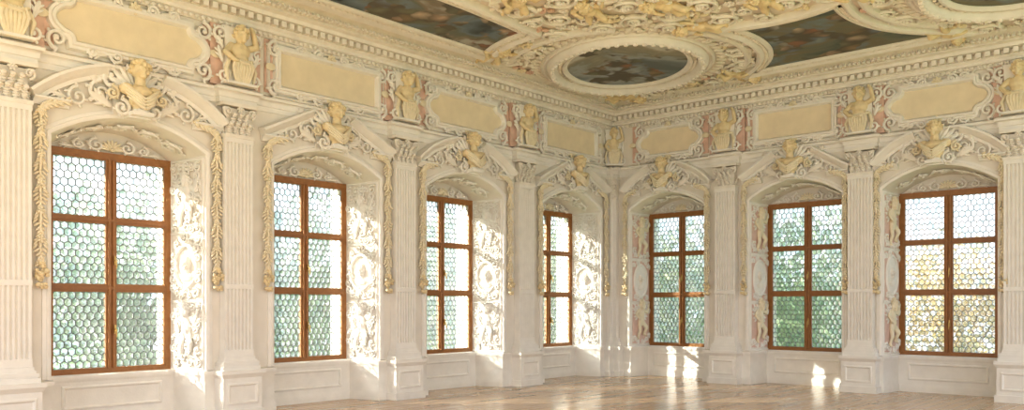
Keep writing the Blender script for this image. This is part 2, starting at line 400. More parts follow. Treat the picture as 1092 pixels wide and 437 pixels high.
# putto
def limb(mb, pts, rad):
    for a, b, r, s in zip(pts, pts[1:], rad, rad[1:]): mb.capsule(a, b, r, s)
mb = MB(); head(mb,(0,-.07,.53),.9)
mb.capsule((0,-.03,.42),(0,-.05,.48),.05,.045); mb.ell((0,-.03,.36),(.1,.075,.12)); mb.ell((0,-.045,.26),(.095,.08,.09)); mb.ell((0,-.03,.19),(.09,.07,.07))
limb(mb,[(.05,-.03,.19),(.13,-.11,.09),(.09,-.04,-.04),(.11,-.09,-.06)],[.06,.048,.035,.025])
limb(mb,[(-.05,-.03,.19),(-.09,-.08,.03),(-.12,-.03,-.1),(-.13,-.08,-.12)],[.06,.048,.035,.025])
limb(mb,[(.1,-.03,.43),(.2,-.06,.39),(.25,-.06,.51),(.26,-.06,.55)],[.042,.034,.026,.024])
limb(mb,[(-.1,-.03,.43),(-.2,-.06,.36),(-.13,-.11,.27),(-.1,-.12,.25)],[.042,.034,.026,.024])
PUTTO = {}
MBP = mb
def putto_mesh(m):
    if m.name not in PUTTO:
        p = fuse(MBP,'body',m,.011,3); h = MB(); hair(h,(0,-.07,.53),.9); PUTTO[m.name] = (p, h.mesh('hair',m))
    return PUTTO[m.name]
def wing_mesh(m, s):
    w = MB()
    for k in range(5):
        leaf(w, s*.07, .4-.02*k, .3-.03*k, .11, PI/2+(-s)*(PI/2-.75+.32*k), .0, .02)
    return w.mesh('wing', m)
WINGW = [wing_mesh(M_WHITE,s) for s in (-1,1)]; WINGO = [wing_mesh(M_STUC,s) for s in (-1,1)]
# herm
mb = MB(); head(mb,(0,-.05,.72),1.08); mb.capsule((0,0,.58),(0,-.03,.66),.06,.05)
mb.ell((0,-.02,.5),(.155,.095,.13)); mb.ell((0,-.03,.38),(.125,.09,.12)); mb.ell((0,-.02,.27),(.12,.1,.1))
limb(mb,[(.14,-.01,.56),(.25,-.04,.6),(.21,-.03,.8),(.17,-.03,.86)],[.052,.045,.035,.03])
limb(mb,[(-.14,-.01,.56),(-.25,-.05,.44),(-.16,-.12,.34),(-.1,-.13,.33)],[.052,.045,.035,.03])
HERM = fuse(mb,'body',M_OCHRE)
mb = MB(); hair(mb,(0,-.05,.72),1.08); HERMHAIR = mb.mesh('hair',M_OCHRE)
mb = MB()
for k in range(7):
    x = -.13+.0433*k
    mb.tube([(x*.9,-.1,.36),(x*1.15,-.11,.24),(x*.9,-.09,.12),(x*.55,-.07,.0)],[.022,.03,.03,.02],6)
mb.tube([(-.17,-.03,.38),(-.08,-.12,.33),(.05,-.13,.31),(.17,-.04,.37)],.03,6)
mb.tube([(.17,-.02,.37),(.23,-.04,.22),(.2,-.03,.04)],[.03,.036,.016],6); mb.tube([(-.17,-.02,.37),(-.24,-.04,.2),(-.2,-.03,.02)],[.03,.036,.016],6)
HERMDRAPE = mb.mesh('drapery',M_PALEO)
mb = MB(); mb.box(-.24,.24,-.1,.14,-.0,.035); mb.frustum((.2,-.02,.12,.03),(.23,.02,.12,.84))
for s in (-1,1):
    scroll(mb,s*.25,.12,.12,PI/2,s,-.0,.028); scroll(mb,s*.27,.72,.12,-PI/2,s,.05,.028); leaf(mb,s*.25,.3,.25,.12,PI/2-s*.3,.03); leaf(mb,s*.24,.5,.2,.1,PI/2-s*.5,.03)
HERMCON = mb.mesh('scroll_bracket',M_WHITE)
mb = MB(); mb.box(-.4,.4,.1,.145,-.01,.86); HERMBACK = mb.mesh('backing',M_PINK)

# ------------------------------------------------------------------ windows
FX = .83
rows = [(.05,1.14),(1.195,2.075),(2.12,2.95)]
mb = MB(); mb.box(-FX-.03,-FX+.05,-.05,.05,-.02,3.03); mb.box(FX-.05,FX+.03,-.05,.05,-.02,3.03); mb.box(-FX+.05,FX-.05,-.05,.05,-.02,.05); mb.box(-FX+.05,FX-.05,-.05,.05,2.95,3.03)
FRAME = mb.mesh('frame',M_WOOD)
mb = MB(); mb.box(-.048,.048,-.045,.05,.05,2.95); mb.tube([(-.028,-.05,.07),(-.028,-.05,2.93)],.022,8); mb.tube([(.028,-.05,.07),(.028,-.05,2.93)],.022,8); MULL = mb.mesh('mullion',M_WOOD)
def tr(z0,z1):
    b = MB(); b.box(-FX+.05,FX-.05,-.055,.045,z0,z1); b.box(-FX+.05,FX-.05,-.07,-.055,(z0+z1)/2-.012,(z0+z1)/2+.012); return b.mesh('transom',M_WOOD)
TR = [tr(1.14,1.195), tr(2.075,2.12)]
PX0, PX1 = .048, FX-.05
SASH = []
HX = [(.5,1/3),(0,2/3),(-.5,1/3),(-.5,-1/3),(0,-2/3),(.5,-1/3)]
for z0, z1 in rows:
    h = z1-z0; w = PX1-PX0; st = .026; NC = 7
    b = MB(); b.box(0,st,-.03,.03,0,h); b.box(w-st,w,-.03,.03,0,h); b.box(st,w-st,-.03,.03,0,st); b.box(st,w-st,-.03,.03,h-st,h)
    sash = b.mesh('casement',M_WOOD)
    g = MB(); l = MB(); iw = w-2*st; d = iw/NC; nr = max(1, round((h-2*st)/(d*1.0))); pz = (h-2*st)/nr
    cl = lambda x, z: (min(max(x, st), w-st), min(max(z, st), h-st))
    for r in range(-1, nr+1):
        off = 0 if r % 2 == 0 else .5
        for c in range(NC+1 if off else NC):
            cx = st+d*(c+.5-off); cz = st+pz*(r+.5); vs = []; fs = []
            pp = [cl(cx+d*hx, cz+pz*hz) for hx, hz in HX]
            if max(p[1] for p in pp)-min(p[1] for p in pp) < .01: continue
            for (hx, hz) in HX:
                for (q, y) in ((1.0,-.006),(1.0,.006),(.9,.006),(.9,-.006)):
                    x, zz = cl(cx+d*q*hx, cz+pz*q*hz); vs.append((x,y,zz))
            for j in range(6):
                k = (j+1) % 6
                for e in range(4): fs.append((j*4+e, j*4+(e+1)%4, k*4+(e+1)%4, k*4+e))
            l.add(vs, fs)
            # one slightly domed pane per cell
            vs = [];
            for q, y in ((1.,0),(.72,-.004),(.4,-.008)):
                for (hx, hz) in HX:
                    x, zz = cl(cx+d*q*hx, cz+pz*q*hz); vs.append((x,y,zz))
            x, zz = cl(cx, cz); vs.append((x,-.009,zz)); fs = []
            for j in range(6):
                k = (j+1) % 6
                fs += [(j,k,6+k,6+j),(6+j,6+k,12+k,12+j),(12+j,12+k,18)]
            g.add(vs, fs)
    SASH.append((sash, g.mesh('glass',M_GLASS,80), l.mesh('leading',M_LEAD)))
b = MB(); b.box(-.012,.012,-.1,-.07,-.06,.06); b.tube([(0,-.1,.0),(0,-.14,.0),(.0,-.145,-.11)],[.01,.01,.008],6); HANDLE = b.mesh('handle',M_BRASS)
for i, (wall, u, k) in enumerate(WIN):
    r = bpy.data.objects.new('window_%d' % (i+1), None); C.objects.link(r); r.location = W(wall,u,-D,SILL); r.rotation_euler = (0,0,RZ[wall])
    struct(r, '%s window from the left, brown oak frame with leaded honeycomb panes' % ORD[i]); r.empty_display_size = .1
    link('frame',FRAME,r); link('mullion',MULL,r); link('transom',TR[0],r); link('transom',TR[1],r)
    link('handle',HANDLE,r,(.028,0,1.55)); link('handle',HANDLE,r,(.028,0,.6))
    for (z0,z1),(s,g,l) in zip(rows,SASH):
        for x in (PX0,-PX1):
            c = link('casement',s,r,(x,-.01,z0)); link('glass',g,c); link('leading',l,c)

# ------------------------------------------------------------------ pilasters
mb = MB(); hw, dp = .31, .25
mb.box(-hw-.03,hw+.03,-dp-.03,0,0,.12); mb.box(-hw,hw,-dp,0,.12,.57); mb.frustum((hw,-dp,0,.57),(hw+.04,-dp-.04,0,.63)); mb.box(-hw-.04,hw+.04,-dp-.04,0,.63,.68)
mb.sweep(rect(-hw+.06,hw-.06,.19,.5),PANEL,lambda x,z,h:(x,-dp-h,z),True)
PED = mb.mesh('pedestal',M_WHITE)
mb = MB()
for a, h0, h1 in ((.30,.68,.74),(.28,.74,.76),(.29,.76,.80),(.265,.80,.83),(.245,.83,.87)): mb.box(-a,a,-a+.07,0,h0,h1)
BASE = mb.mesh('base',M_WHITE)
def shaft(hw, dp, z0, z1, nf):
    b = MB(); sec = [(-hw,0),(-hw,-dp)]; fw = (2*hw-.04)/nf
    for k in range(nf):
        x0 = -hw+.02+k*fw+.012; x1 = x0+fw-.024
        for j in range(7):
            t = j/6; sec.append((x0+(x1-x0)*t, -dp+.03*math.sin(PI*t)))
    sec += [(hw,-dp),(hw,0)]; n = len(sec)
    b.add([(x,y,z) for z in (z0,z1) for x,y in sec],[(j,j+1,n+j+1,n+j) for j in range(n-1)]+[tuple(range(n)),tuple(range(n,2*n))])
    e = .006
    for p, q in ((z0,z0+.1),(z1-.1,z1),(1.85,1.92)): b.box(-hw-e,hw+e,-dp-e,0,p+.001,q)
    return b.mesh('shaft',M_WHITE,25)
SHAFT = shaft(.225,.15,.87,4.06,7)
mb = MB(); mb.box(-.24,.24,-.17,0,4.03,4.08); mb.frustum((.18,-.11,0,4.08),(.2,-.13,0,4.46)); mb.box(-.28,.28,-.2,0,4.48,4.53)
def acan(mb, x, y, z, H_, wd, dirx):
    for t in range(6):
        q = t/5; o = .02+.06*q**2
        mb.ell((x+dirx*o, y-(o if not dirx else 0), z+H_*q), (wd*(.52 if t in (1,2,3) else .38), .022, H_*.13), 0, 6, 4)
    mb.ell((x+dirx*.09, y-(.09 if not dirx else 0), z+H_*.93), (wd*.42,.03,.03), 0, 6, 4)
for x in (-.15,-.05,.05,.15): acan(mb,x,-.11,4.09,.15,.08,0)
for x in (-.1,0,.1): acan(mb,x,-.12,4.2,.17,.085,0)
for s in (-1,1):
    acan(mb,s*.18,-.06,4.09,.16,.05,s)
    scroll(mb,s*.19,4.40,.07,-PI/2,s,-.17,.02,1.3,False); mb.ell((s*.23,-.16,4.43),(.04,.04,.04))
rosette(mb,0,4.45,.06,-.19)
CAP = mb.mesh('capital',M_STUC)
names = ['at the left photo edge','between the first and second windows from the left','between the second and third windows from the left','between the third and fourth windows from the left',
         'between the fifth and sixth windows from the left','between the sixth and seventh windows from the left','at the right photo edge']
proto = None
for (wall,u), nm in zip(PIL,names):
    lab = 'fluted cream pilaster '+nm; loc = W(wall,u,0.002,0)
    if proto is None:
        proto = empty('pilaster',lab,'pilaster',loc,RZ[wall],'pilasters between the windows')
        for n_, m_ in (('pedestal',PED),('base',BASE),('shaft',SHAFT),('capital',CAP)): link(n_,m_,proto)
    else: dup(proto,lab,loc,RZ[wall])
# corner pilaster
r = empty('corner_pilaster','narrow angled cream pilaster filling the corner of the hall','pilaster',(0.002,-.002,0),0)
def Lb(b,e,d,z0,z1): b.box(0,d,-e,0,z0,z1); b.box(d,e,-d,0,z0,z1)
b = MB(); Lb(b,.34,.18,0,.12); Lb(b,.31,.15,.12,.6); Lb(b,.35,.19,.6,.68); b.build('pedestal',M_WHITE,r)
b = MB(); Lb(b,.25,.13,.68,.76); Lb(b,.23,.11,.76,.87); b.build('base',M_WHITE,r)
b = MB(); Lb(b,.19,.09,.87,4.06); b.build('shaft',M_WHITE,r)
b = MB(); Lb(b,.21,.11,4.03,4.08); Lb(b,.2,.11,4.08,4.47); Lb(b,.24,.14,4.47,4.53)
for z in (4.12,4.2,4.3,4.4):
    for t in (.06,.15):
        b.ell((.12,-t,z),(.035,.045,.05)); b.ell((t,-.12,z),(.045,.035,.05))
    b.ell((.12,-.12,z+.03),(.05,.05,.05))
b.build('capital',M_STUC,r)

# ------------------------------------------------------------------ pediments, busts
bp_ = None
for i, (wall,u,k) in enumerate(WIN):
    hw = HF[wall]+.22 if wall == 'L' else HF[wall]+.14
    kind = 'curved' if k == 'seg' else 'triangular'
    r = empty('pediment','white broken %s pediment above the %s window from the left' % (kind,ORD[i]),'pediment',W(wall,u,.004,4.17),RZ[wall],'broken pediments')
    for s in (-1,1):
        if k == 'tri': path = [(-hw,0),(-.36,.43)]
        else:
            R_ = (hw*hw+.25)/1.0; path = [(x, math.sqrt(R_*R_-x*x)-(R_-.5)) for x in [-hw+(hw-.36)*j/12 for j in range(13)]]
        b = MB(); b.sweep(path,[(-.08,0),(-.08,.05),(-.03,.065),(-.02,.095),(.025,.13),(.055,.17),(.09,.17),(.11,0)],lambda x,z,h:(-s*x,-h,z))
        b.build('raking_cornice',M_WHITE,r)
        b = MB(); b.sweep([(-hw,-.06),(-hw+.42,-.06)],[(-.03,0),(-.03,.05),(.02,.07),(.05,.12),(.07,.12),(.08,0)],lambda x,z,h:(-s*x,-h,z)); b.build('cornice_return',M_WHITE,r)
        for a in ((s*.44,.19,.16,PI/2,-s,-.05,.028),(s*.72,.09,.13,PI/2,-s,-.04,.024),(s*.3,.42,.13,-PI/2,s,-.06,.028)): part_scroll(r,M_WHITE,*a)
        for a in ((s*.3,.02,.34,.16,PI/2-s*1.1,-.07),(s*.5,.28,.26,.14,PI/2-s*.4,-.06),(s*.84,.04,.22,.1,PI/2-s*1.3,-.04)): part_leaf(r,M_STUC,*a)
        part_scroll(r,M_WHITE,s*.22,.02,.12,PI/2,s,-.15,.03)
        part_scroll(r,M_PALEO,s*.33,.2,.09,PI/2,s,-.13,.025)
    b = MB(); b.box(-.28,.28,-.04,0,-.06,.5); shell(b,0,.25,.4,-.07,11); b.box(-.14,.14,-.2,0,-.1,-.02)
    b.build('shell_cartouche',M_WHITE,r)
    lab = 'ochre stucco bust set in the broken pediment of the %s window from the left' % ORD[i]
    loc = W(wall,u,.22,4.2)
    if bp_ is None:
        bp_ = empty('bust',lab,'bust',loc,RZ[wall],'busts over the windows'); bp_.scale = (1.05,1.,.9)
        b_ = link('body',BUST,bp_); link('hair',BUSTHAIR,b_); link('drapery',BUSTDRAPE,bp_); link('plinth',BUSTPLINTH,bp_)
    else: dup(bp_,lab,loc,RZ[wall])

# ------------------------------------------------------------------ garlands
FLW = MB(); rosette(FLW,0,0,.052,-.0,5); FLW = FLW.mesh('flower',M_PALEO)
FRT = MB(); rf_ = random.Random(2)
for k in range(30):
    z = -.3*rf_.random(); w_ = .085*math.sin(PI*min(1,(.34+z)/.34*.8+.15))
    FRT.ell((rf_.uniform(-w_,w_),-.02-rf_.random()*.05,z),(.029,.029,.029),0,6,4)
FRT = FRT.mesh('fruit_cluster',M_OCHRE)
def garland(sgn):
    rnd = random.Random(5); lf = MB()
    lf.tube([(0,-.02,.1),(0,-.025,1.0),(0,-.02,2.05)],.018,6)
    path = [(0,2.02-.045*k) for k in range(43)]
    for j,(x,z) in enumerate(path):
        wd = .036+.022*math.sin(j*.9)
        for s in (-1,0,1):
            lf.ell((x+s*wd,-.035-rnd.random()*.03,z),(.046,.02,.017),-PI/2+s*.85+rnd.uniform(-.25,.25),6,4)
    top = [(0,2.0),(-sgn*.01,2.06),(-sgn*.08,2.11),(-sgn*.2,2.15),(-sgn*.36,2.2)]
    lf.tube([(x,-.06,z) for x,z in top],[.028,.028,.026,.024,.02],6)
    for (x0,z0),(x1,z1) in zip(top,top[1:]):
        for t in (.2,.7):
            for s in (-1,1): lf.ell((x0+(x1-x0)*t,-.07,z0+(z1-z0)*t+s*.03),(.045,.022,.022),s*.6-sgn*.2,6,4)
    return lf.mesh('leaves',M_PALEO)
G = {s: garland(s) for s in (-1,1)}
gp = {}
for i, (wall,u,k) in enumerate(WIN):
    for s in (-1,1):
        lab = 'pale ochre leaf garland hanging on the %s side of the %s window from the left' % ('left' if s < 0 else 'right', ORD[i])
        x = s*(HF[wall]+(.14 if wall == 'L' else .09)); uu = u-x if wall == 'L' else u+x; loc = W(wall,uu,.03,1.98)
        if s not in gp:
            r = empty('garland',lab,'garland',loc,RZ[wall],'leaf garlands beside the windows'); gp[s] = r
            link('leaves',G[s],r); link('fruit_cluster',FRT,r,(0,-.02,.16))
            for z in (.45,.8,1.15,1.5,1.85,2.04): link('flower',FLW,r,(0,-.07,z))
        else:
            r = dup(gp[s],lab,loc,RZ[wall])
        r.scale = (1,1,1) if wall == 'L' else (.9,1.2,1)

# ------------------------------------------------------------------ jamb reliefs
def jamb_foliage(m, white):
    rj = random.Random(21); b = MB(); pts = []
    for z0,z1 in ((.74,1.64),(1.7,2.62),(2.68,3.66)):
        for t in range(1200):
            x = rj.uniform(-.26,.26); z = rj.uniform(z0+.03,z1-.03)
            if z0 == 1.7 and (x/.25)**2+((z-2.17)/.33)**2 < 1: continue
            if not white and ((x/.33)**2+((z-(z0+z1)/2)/.42)**2 < 1): continue
            if any((x-p[0])**2+(z-p[1])**2 < .105**2 for p in pts): continue
            pts.append((x,z)); scroll(b,x,z,rj.uniform(.06,.08),rj.uniform(0,6.28),rj.choice((-1,1)),-.012,.02,1.3,rj.random() < .6)
    return b.mesh('foliage',m)
FOL = jamb_foliage(M_WHITE,True); FOLS = jamb_foliage(M_WHITE,False)
def jamb_relief(wall, i, u):
    hf = HF[wall]; dx = hf-BH; ang = math.atan2(dx, D)
    rz = -(PI/2-ang) if wall == 'L' else (PI/2-ang)
    mid = (BH+hf)/2; uu = u-mid
    side = 'right' if wall == 'L' else 'left'
    white = wall == 'L'
    r = empty('jamb_relief', ('white stucco relief on the %s jamb of the %s window from the left' if white else 'pink and white stucco relief on the %s jamb of the %s window from the left') % (side,ORD[i]),'relief',W(wall,uu,-D/2,0),RZ[wall]+rz,'stucco reliefs on the window jambs')
    mf = M_WHITE if white else M_PALEO
    hwj = .31
    for z0,z1 in ((.72,1.66),(1.68,2.64),(2.66,3.68)):
        b = MB(); b.sweep(rect(-hwj,hwj,z0,z1),[(0,0),(0,.012),(-.012,.02),(-.03,.012),(-.035,0)],lambda x,z,h:(x,-h,z),True); b.build('border',M_WHITE,r)
        if not white:
            b = MB(); b.box(-hwj+.03,hwj-.03,-.008,0,z0+.03,z1-.03); b.build('field',M_PALEP,r)
    mz = 1. if white else 1.25
    b = MB(); ring(b,0,2.17,.2,.27*mz,[(0,0),(0,.02),(.02,.035),(.045,.025),(.06,0)])
    if not white: b.add([(.2*math.cos(2*PI*j/24),-.012,2.17+.27*mz*math.sin(2*PI*j/24)) for j in range(24)],[tuple(range(24))])
    m_ = b.build('medallion',M_WHITE,r)
    b = MB(); head(b,(0,-.0,2.22),.95); b.ell((0,.0,2.02),(.13,.06,.07)); b.capsule((0,0,2.06),(0,0,2.14),.05,.05); o = b.build('medallion_head',M_WHITE if white else M_STUC,m_); o.scale = (1,.6,1)
    for zz in (2.88,1.0):
        pm, hm = putto_mesh(mf)
        p = link('figure',pm,r,(0,-.0,zz)); p.scale = (.95,.5 if white else .7,1. if white else 1.15); link('hair',hm,p)
        for w_ in WINGW: link('wing',w_,p)
    link('foliage',FOL if white else FOLS,r)
    # lunette
    ll = empty('lunette_relief','white stucco foliage relief over the head of the %s window from the left' % ORD[i],'relief',W(wall,u,-D+.03,3.70),RZ[wall],'reliefs over the window heads'); ll.scale = (.95,1,.74)
    for s in (-1,1):
        for a in ((s*.22,.14,.12,PI/2,-s,-.03,.026),(s*.46,.12,.09,PI/2,-s,-.03,.024)): part_scroll(ll,M_WHITE,*a)
        part_leaf(ll,M_WHITE,s*.54,.06,.2,.08,PI/2-s*1.5,-.03)
    b = MB(); shell(b,0,.07,.2,-.04); b.build('shell',M_PALEO,ll)
for i,(wall,u,k) in enumerate(WIN): jamb_relief(wall,i,u)

# ------------------------------------------------------------------ frieze panels and herms
def cart(hw, hh, kind):
    if kind == 'tri': return rect(-hw,hw,-hh,hh)
    r = .13; half = []
    for j in range(7):   # concave lower corner
        a = math.radians(180-15*j); half.append((hw+r*math.cos(a), -hh+r*math.sin(a)))
    for j in range(1,8):  # bulging end
        t = -1+2*j/8; half.append((hw+.11*(1-t*t), t*(hh-r)))
    for j in range(7):
        a = math.radians(270-15*j); half.append((hw+r*math.cos(a), hh+r*math.sin(a)))
    return half+[(-x,-z) for x,z in half]
def eared(hw, hh, e):
    return [(-hw+e,-hh),(hw-e,-hh),(hw-e,-hh+e),(hw,-hh+e),(hw,hh-e),(hw-e,hh-e),(hw-e,hh),(-hw+e,hh),(-hw+e,hh-e),(-hw,hh-e),(-hw,-hh+e),(-hw+e,-hh+e)]
for i,(wall,u,k) in enumerate(WIN):
    hw = .93 if wall == 'L' else .75; hh = .26
    if k == 'seg': hw -= .06
    if i in (3,4): hw -= .06; u += .08
    r = empty('frieze_panel','%s pale yellow stucco panel in a white frame above the %s window from the left' % ('rectangular' if k == 'tri' else 'scroll-ended',ORD[i]),'panel',W(wall,u,.004,5.21),RZ[wall],'yellow panels of the frieze')
    pts = cart(hw,hh,k); n = len(pts)
    b = MB(); b.add([(x,-.02,z) for x,z in pts],[tuple(range(n))]); b.build('field',M_YEL,r)
    b = MB(); b.sweep(pts,[(-.01,.0),(-.01,.04),(.02,.09),(.055,.09),(.065,.06),(.1,.06),(.12,0)],lambda x,z,h:(x,-h,z),True,side=-1); b.build('frame',M_WHITE,r)
    if k == 'tri':
        b = MB(); b.sweep(eared(hw+.2,hh+.16,.12),[(-.03,0),(-.02,.04),(0,.06),(.02,.04),(.03,0)],lambda x,z,h:(x,-h,z),True,side=-1); b.build('eared_moulding',M_WHITE,r)
    ex = 0 if k == 'tri' else .1
    for s in (-1,1):
        for t in (-1,1):
            part_scroll(r,M_WHITE,s*(hw+.1),t*.28,.13,PI/2*t,-s*t,-.05,.03)
            part_scroll(r,M_WHITE,s*.24,t*(hh+.1),.08,0 if s>0 else PI,s*t,-.06,.024)
            part_scroll(r,M_WHITE,s*hw*.62,t*(hh+.1),.08,0,s*t,-.05,.022)
            part_leaf(r,M_STUC,s*.36,t*(hh+.1),.26,.12,0 if s>0 else PI,-.05)
        part_leaf(r,M_PALEO,s*(hw+.1+ex),0,.17,.2,0 if s>0 else PI,-.06)
    for t in (-1,1):
        b = MB(); rosette(b,0,t*(hh+.08),.09,-.07,8); b.build('shell',M_PALEO,r)
    for s in (-1,1):
        a0, a1 = s*(hw+.06+ex*.6), s*(hw+.26+ex*.6)
        b = MB(); b.box(min(a0,a1),max(a0,a1),-.012,0,-.38,.42); b.build('pink_strip',M_PINK,r)
hp = None
spots = [(W(w,u,.16,4.79),RZ[w],'above the pilaster '+nm) for (w,u),nm in zip(PIL,[n.replace(' from the left','') for n in names])]+[((.17,-.17,4.79),PI/4,'in the corner of the hall, above the corner pilaster')]
for loc,rz,nm in spots:
    lab = 'ochre half-figure herm '+nm
    if hp is None:
        hp = empty('herm',lab,'herm',loc,rz,'herms of the frieze')
        b_ = link('body',HERM,hp); link('hair',HERMHAIR,b_)
        for n_,m_ in (('drapery',HERMDRAPE),('scroll_bracket',HERMCON),('backing',HERMBACK)): link(n_,m_,hp)
    else:
        r = dup(hp,lab,loc,rz)
        if 'corner of' in lab:
            r.scale = (.8,.8,1)
            for c in list(r.children):
                if c.data == HERMBACK: bpy.data.objects.remove(c)

# ------------------------------------------------------------------ ceiling
def CE(x,y,h): return (x,y,-h)
DG = (-.66,.751); DP = (.751,.66)          # the corner oval lies on the diagonal of the hall
c1, c2 = (2.31,-2.84), (9.0,-2.95); RR = 2.62; c2p = (9.06,-3.0)
OV = [(c1,1.45,1.13),(c2p,1.45,1.13)]
def ellp(a,b,n=60): return [(a*math.cos(2*PI*j/n)*DG[0]+b*math.sin(2*PI*j/n)*DP[0], a*math.cos(2*PI*j/n)*DG[1]+b*math.sin(2*PI*j/n)*DP[1]) for j in range(n)]
def arc(c,R,p,q,n=14):
    a0 = math.atan2(p[1]-c[1],p[0]-c[0]); a1 = math.atan2(q[1]-c[1],q[0]-c[0])
    while a1-a0 > PI: a1 -= 2*PI
    while a1-a0 < -PI: a1 += 2*PI
    return [(c[0]+R*math.cos(a0+(a1-a0)*j/n), c[1]+R*math.sin(a0+(a1-a0)*j/n)) for j in range(n+1)]
def on_circle_y(c,R,y,sx): return (c[0]+sx*math.sqrt(R*R-(y-c[1])**2), y)
def on_circle_x(c,R,x,sy): return (x, c[1]+sy*math.sqrt(R*R-(x-c[0])**2))
A = on_circle_y(c1,RR,-3.4,1); B_ = on_circle_y(c1,RR,-.92,1); E_ = on_circle_y(c2,RR,-.92,-1); F_ = on_circle_y(c2,RR,-3.4,-1)
topc = (5.65,-5.5); RT = math.hypot(A[0]-topc[0],A[1]-topc[1])
polyR = arc(c1,RR,B_,A)+arc(topc,RT,A,F_,10)[1:-1]+arc(c2,RR,F_,E_)
RL = 2.78; c3 = (2.33,-12.2)
A2 = on_circle_x(c1,RL,.92,-1); B2 = on_circle_x(c1,RL,2.1,-1); E2 = on_circle_x(c3,RL,2.1,1); F2 = on_circle_x(c3,RL,.92,1)
polyL = arc(c1,RL,A2,B2)+[(2.1+.12*math.sin(PI*j/10), B2[1]+(E2[1]-B2[1])*j/10) for j in range(1,10)]+arc(c3,RL,E2,F2)
def ccw(p):
    s = sum(a[0]*b[1]-b[0]*a[1] for a,b in zip(p,p[1:]+p[:1])); return p if s > 0 else p[::-1]
def painting(name_lab, cx, cy, pts, cols, seed, prof, beads, extra, spread):
    r = empty('ceiling_painting',name_lab,'painting',(cx,cy,ZC),0,'ceiling paintings')
    pts = ccw(pts); n = len(pts)
    b = MB(); b.add([(x,y,-.03) for x,y in pts],[tuple(range(n))]); b.build('canvas',paintmat(seed,cols,spread),r)
    b = MB(); b.sweep(pts,prof,CE,True,side=-1); b.build('frame',M_WHITE,r)
    def along(step):
        for j in range(n):
            a, c = Vector(pts[j]), Vector(pts[(j+1)%n]); d = (c-a); l = d.length
            if l < 1e-5: continue
            nn = Vector((d.y,-d.x)).normalized(); m = max(1,round(l/step))
            for q in range(m): yield a+d*((q+.5)/m), nn
    for bead, hgt, rad, stp in beads:
        b = MB(); b.sweep(pts,[(bead-.04,.0),(bead-.035,hgt-.01),(bead+.035,hgt-.01),(bead+.04,.0)],CE,True,side=-1)
        for p, nn in along(stp):
            p = p+nn*bead; b.ell((p.x,p.y,-hgt),(rad,rad,rad*.8),0,6,4)
        b.build('bead_moulding',M_STUC,r)
    if extra:
        lf = MB(); lf.sweep(pts,[(extra-.03,.0),(extra-.025,.03),(extra+.12,.03),(extra+.13,.0)],CE,True,side=-1)
        for p, nn in along(.14):
            p = p+nn*extra; t = MB(); leaf(t,0,0,.2,.16,math.atan2(nn.y,nn.x)+.5,0,.03); t.map(lambda X,Y,Z:(p.x+X,p.y+Z,-.05+Y)); lf.join(t)
        lf.build('leaf_moulding',M_STUC,r)
    return r
PW = [(-.02,.0),(-.02,.05),(.03,.09),(.07,.09),(.09,.05),(.16,.05),(.19,.1),(.22,.15),(.27,.17),(.32,.15),(.35,.1),(.37,.05),(.4,.05),(.42,.08),(.45,.08),(.48,.04),(.48,0)]
PN = [(-.02,.0),(-.02,.05),(.02,.08),(.05,.08),(.07,.05),(.12,.05),(.15,.1),(.2,.12),(.25,.1),(.27,.0)]
dark = [(.045,.06,.055),(.09,.12,.11),(.16,.18,.14),(.20,.18,.12),(.19,.25,.28),(.40,.40,.37)]
blue = [(.045,.06,.075),(.10,.14,.17),(.17,.23,.28),(.15,.17,.14),(.25,.21,.16),(.45,.46,.44)]
warm = [(.13,.16,.17),(.22,.26,.28),(.36,.40,.43),(.26,.26,.21),(.38,.34,.26),(.58,.58,.54)]
OB = [(.125,.06,.036,.1),(.27,.165,.045,.13)]; SB = [(.095,.06,.036,.1)]
painting('oval ceiling painting in a thick white ring near the corner',c1[0],c1[1],ellp(1.45,1.13),warm,1,PW,OB,.5,1.1)
painting('oval ceiling painting cut by the top right photo edge',c2p[0],c2p[1],ellp(1.45,1.13),dark,4,PW,OB,.5,1.1)
def loc_(p,c): return [(x-c[0],y-c[1]) for x,y in p]
painting('long dark blue ceiling painting above the left wall, cut by the top photo edge',1.58,-7.0,loc_(polyL,(1.58,-7.0)),blue,2,PN,SB,0,2.2)
painting('dark ceiling painting with hollowed curved sides above the right wall',5.6,-2.0,loc_(polyR,(5.6,-2.0)),dark,3,PN,SB,0,1.3)
# gilded cherubs
CH = [(3.55,-5.65,.3,'left of the pair at the top centre of the ceiling'),(4.6,-5.05,-.5,'right of the pair at the top centre of the ceiling'),(.9,-5.0,1.2,'between the long painting and the corner oval'),
      (4.55,-3.9,-1.,'between the corner oval and the hollow-sided painting'),(3.6,-1.,2.6,'in front of the right cornice, between oval and dark painting'),(.9,-.95,2.3,'in the ceiling corner behind the oval'),
      (7.35,-1.05,2.9,'right of the dark painting beside the right cornice'),(6.9,-3.8,-.6,'right of the dark painting, away from the cornice'),(2.95,-6.7,.9,'beside the long painting at the top photo edge'),(5.75,-4.3,0,'before the dark hollow-sided painting, near top photo edge')]
pm, hm = putto_mesh(M_OCHRE); cp = None
for x,y,a,nm in CH:
    lab = 'ochre winged stucco cherub '+nm
    if cp is None:
        cp = empty('cherub',lab,'cherub',(x,y,ZC),0,'cherubs on the ceiling'); cc = cp
        p = link('body',pm,cp,(0,0,-.2)); link('hair',hm,p)
        for w_ in WINGO: link('wing',w_,cp,(0,0,-.2))
    else: cc = dup(cp,lab,(x,y,ZC),0)
    cc.rotation_euler = (PI/2,0,a); cc.scale = (1.2,1.1,1.2)
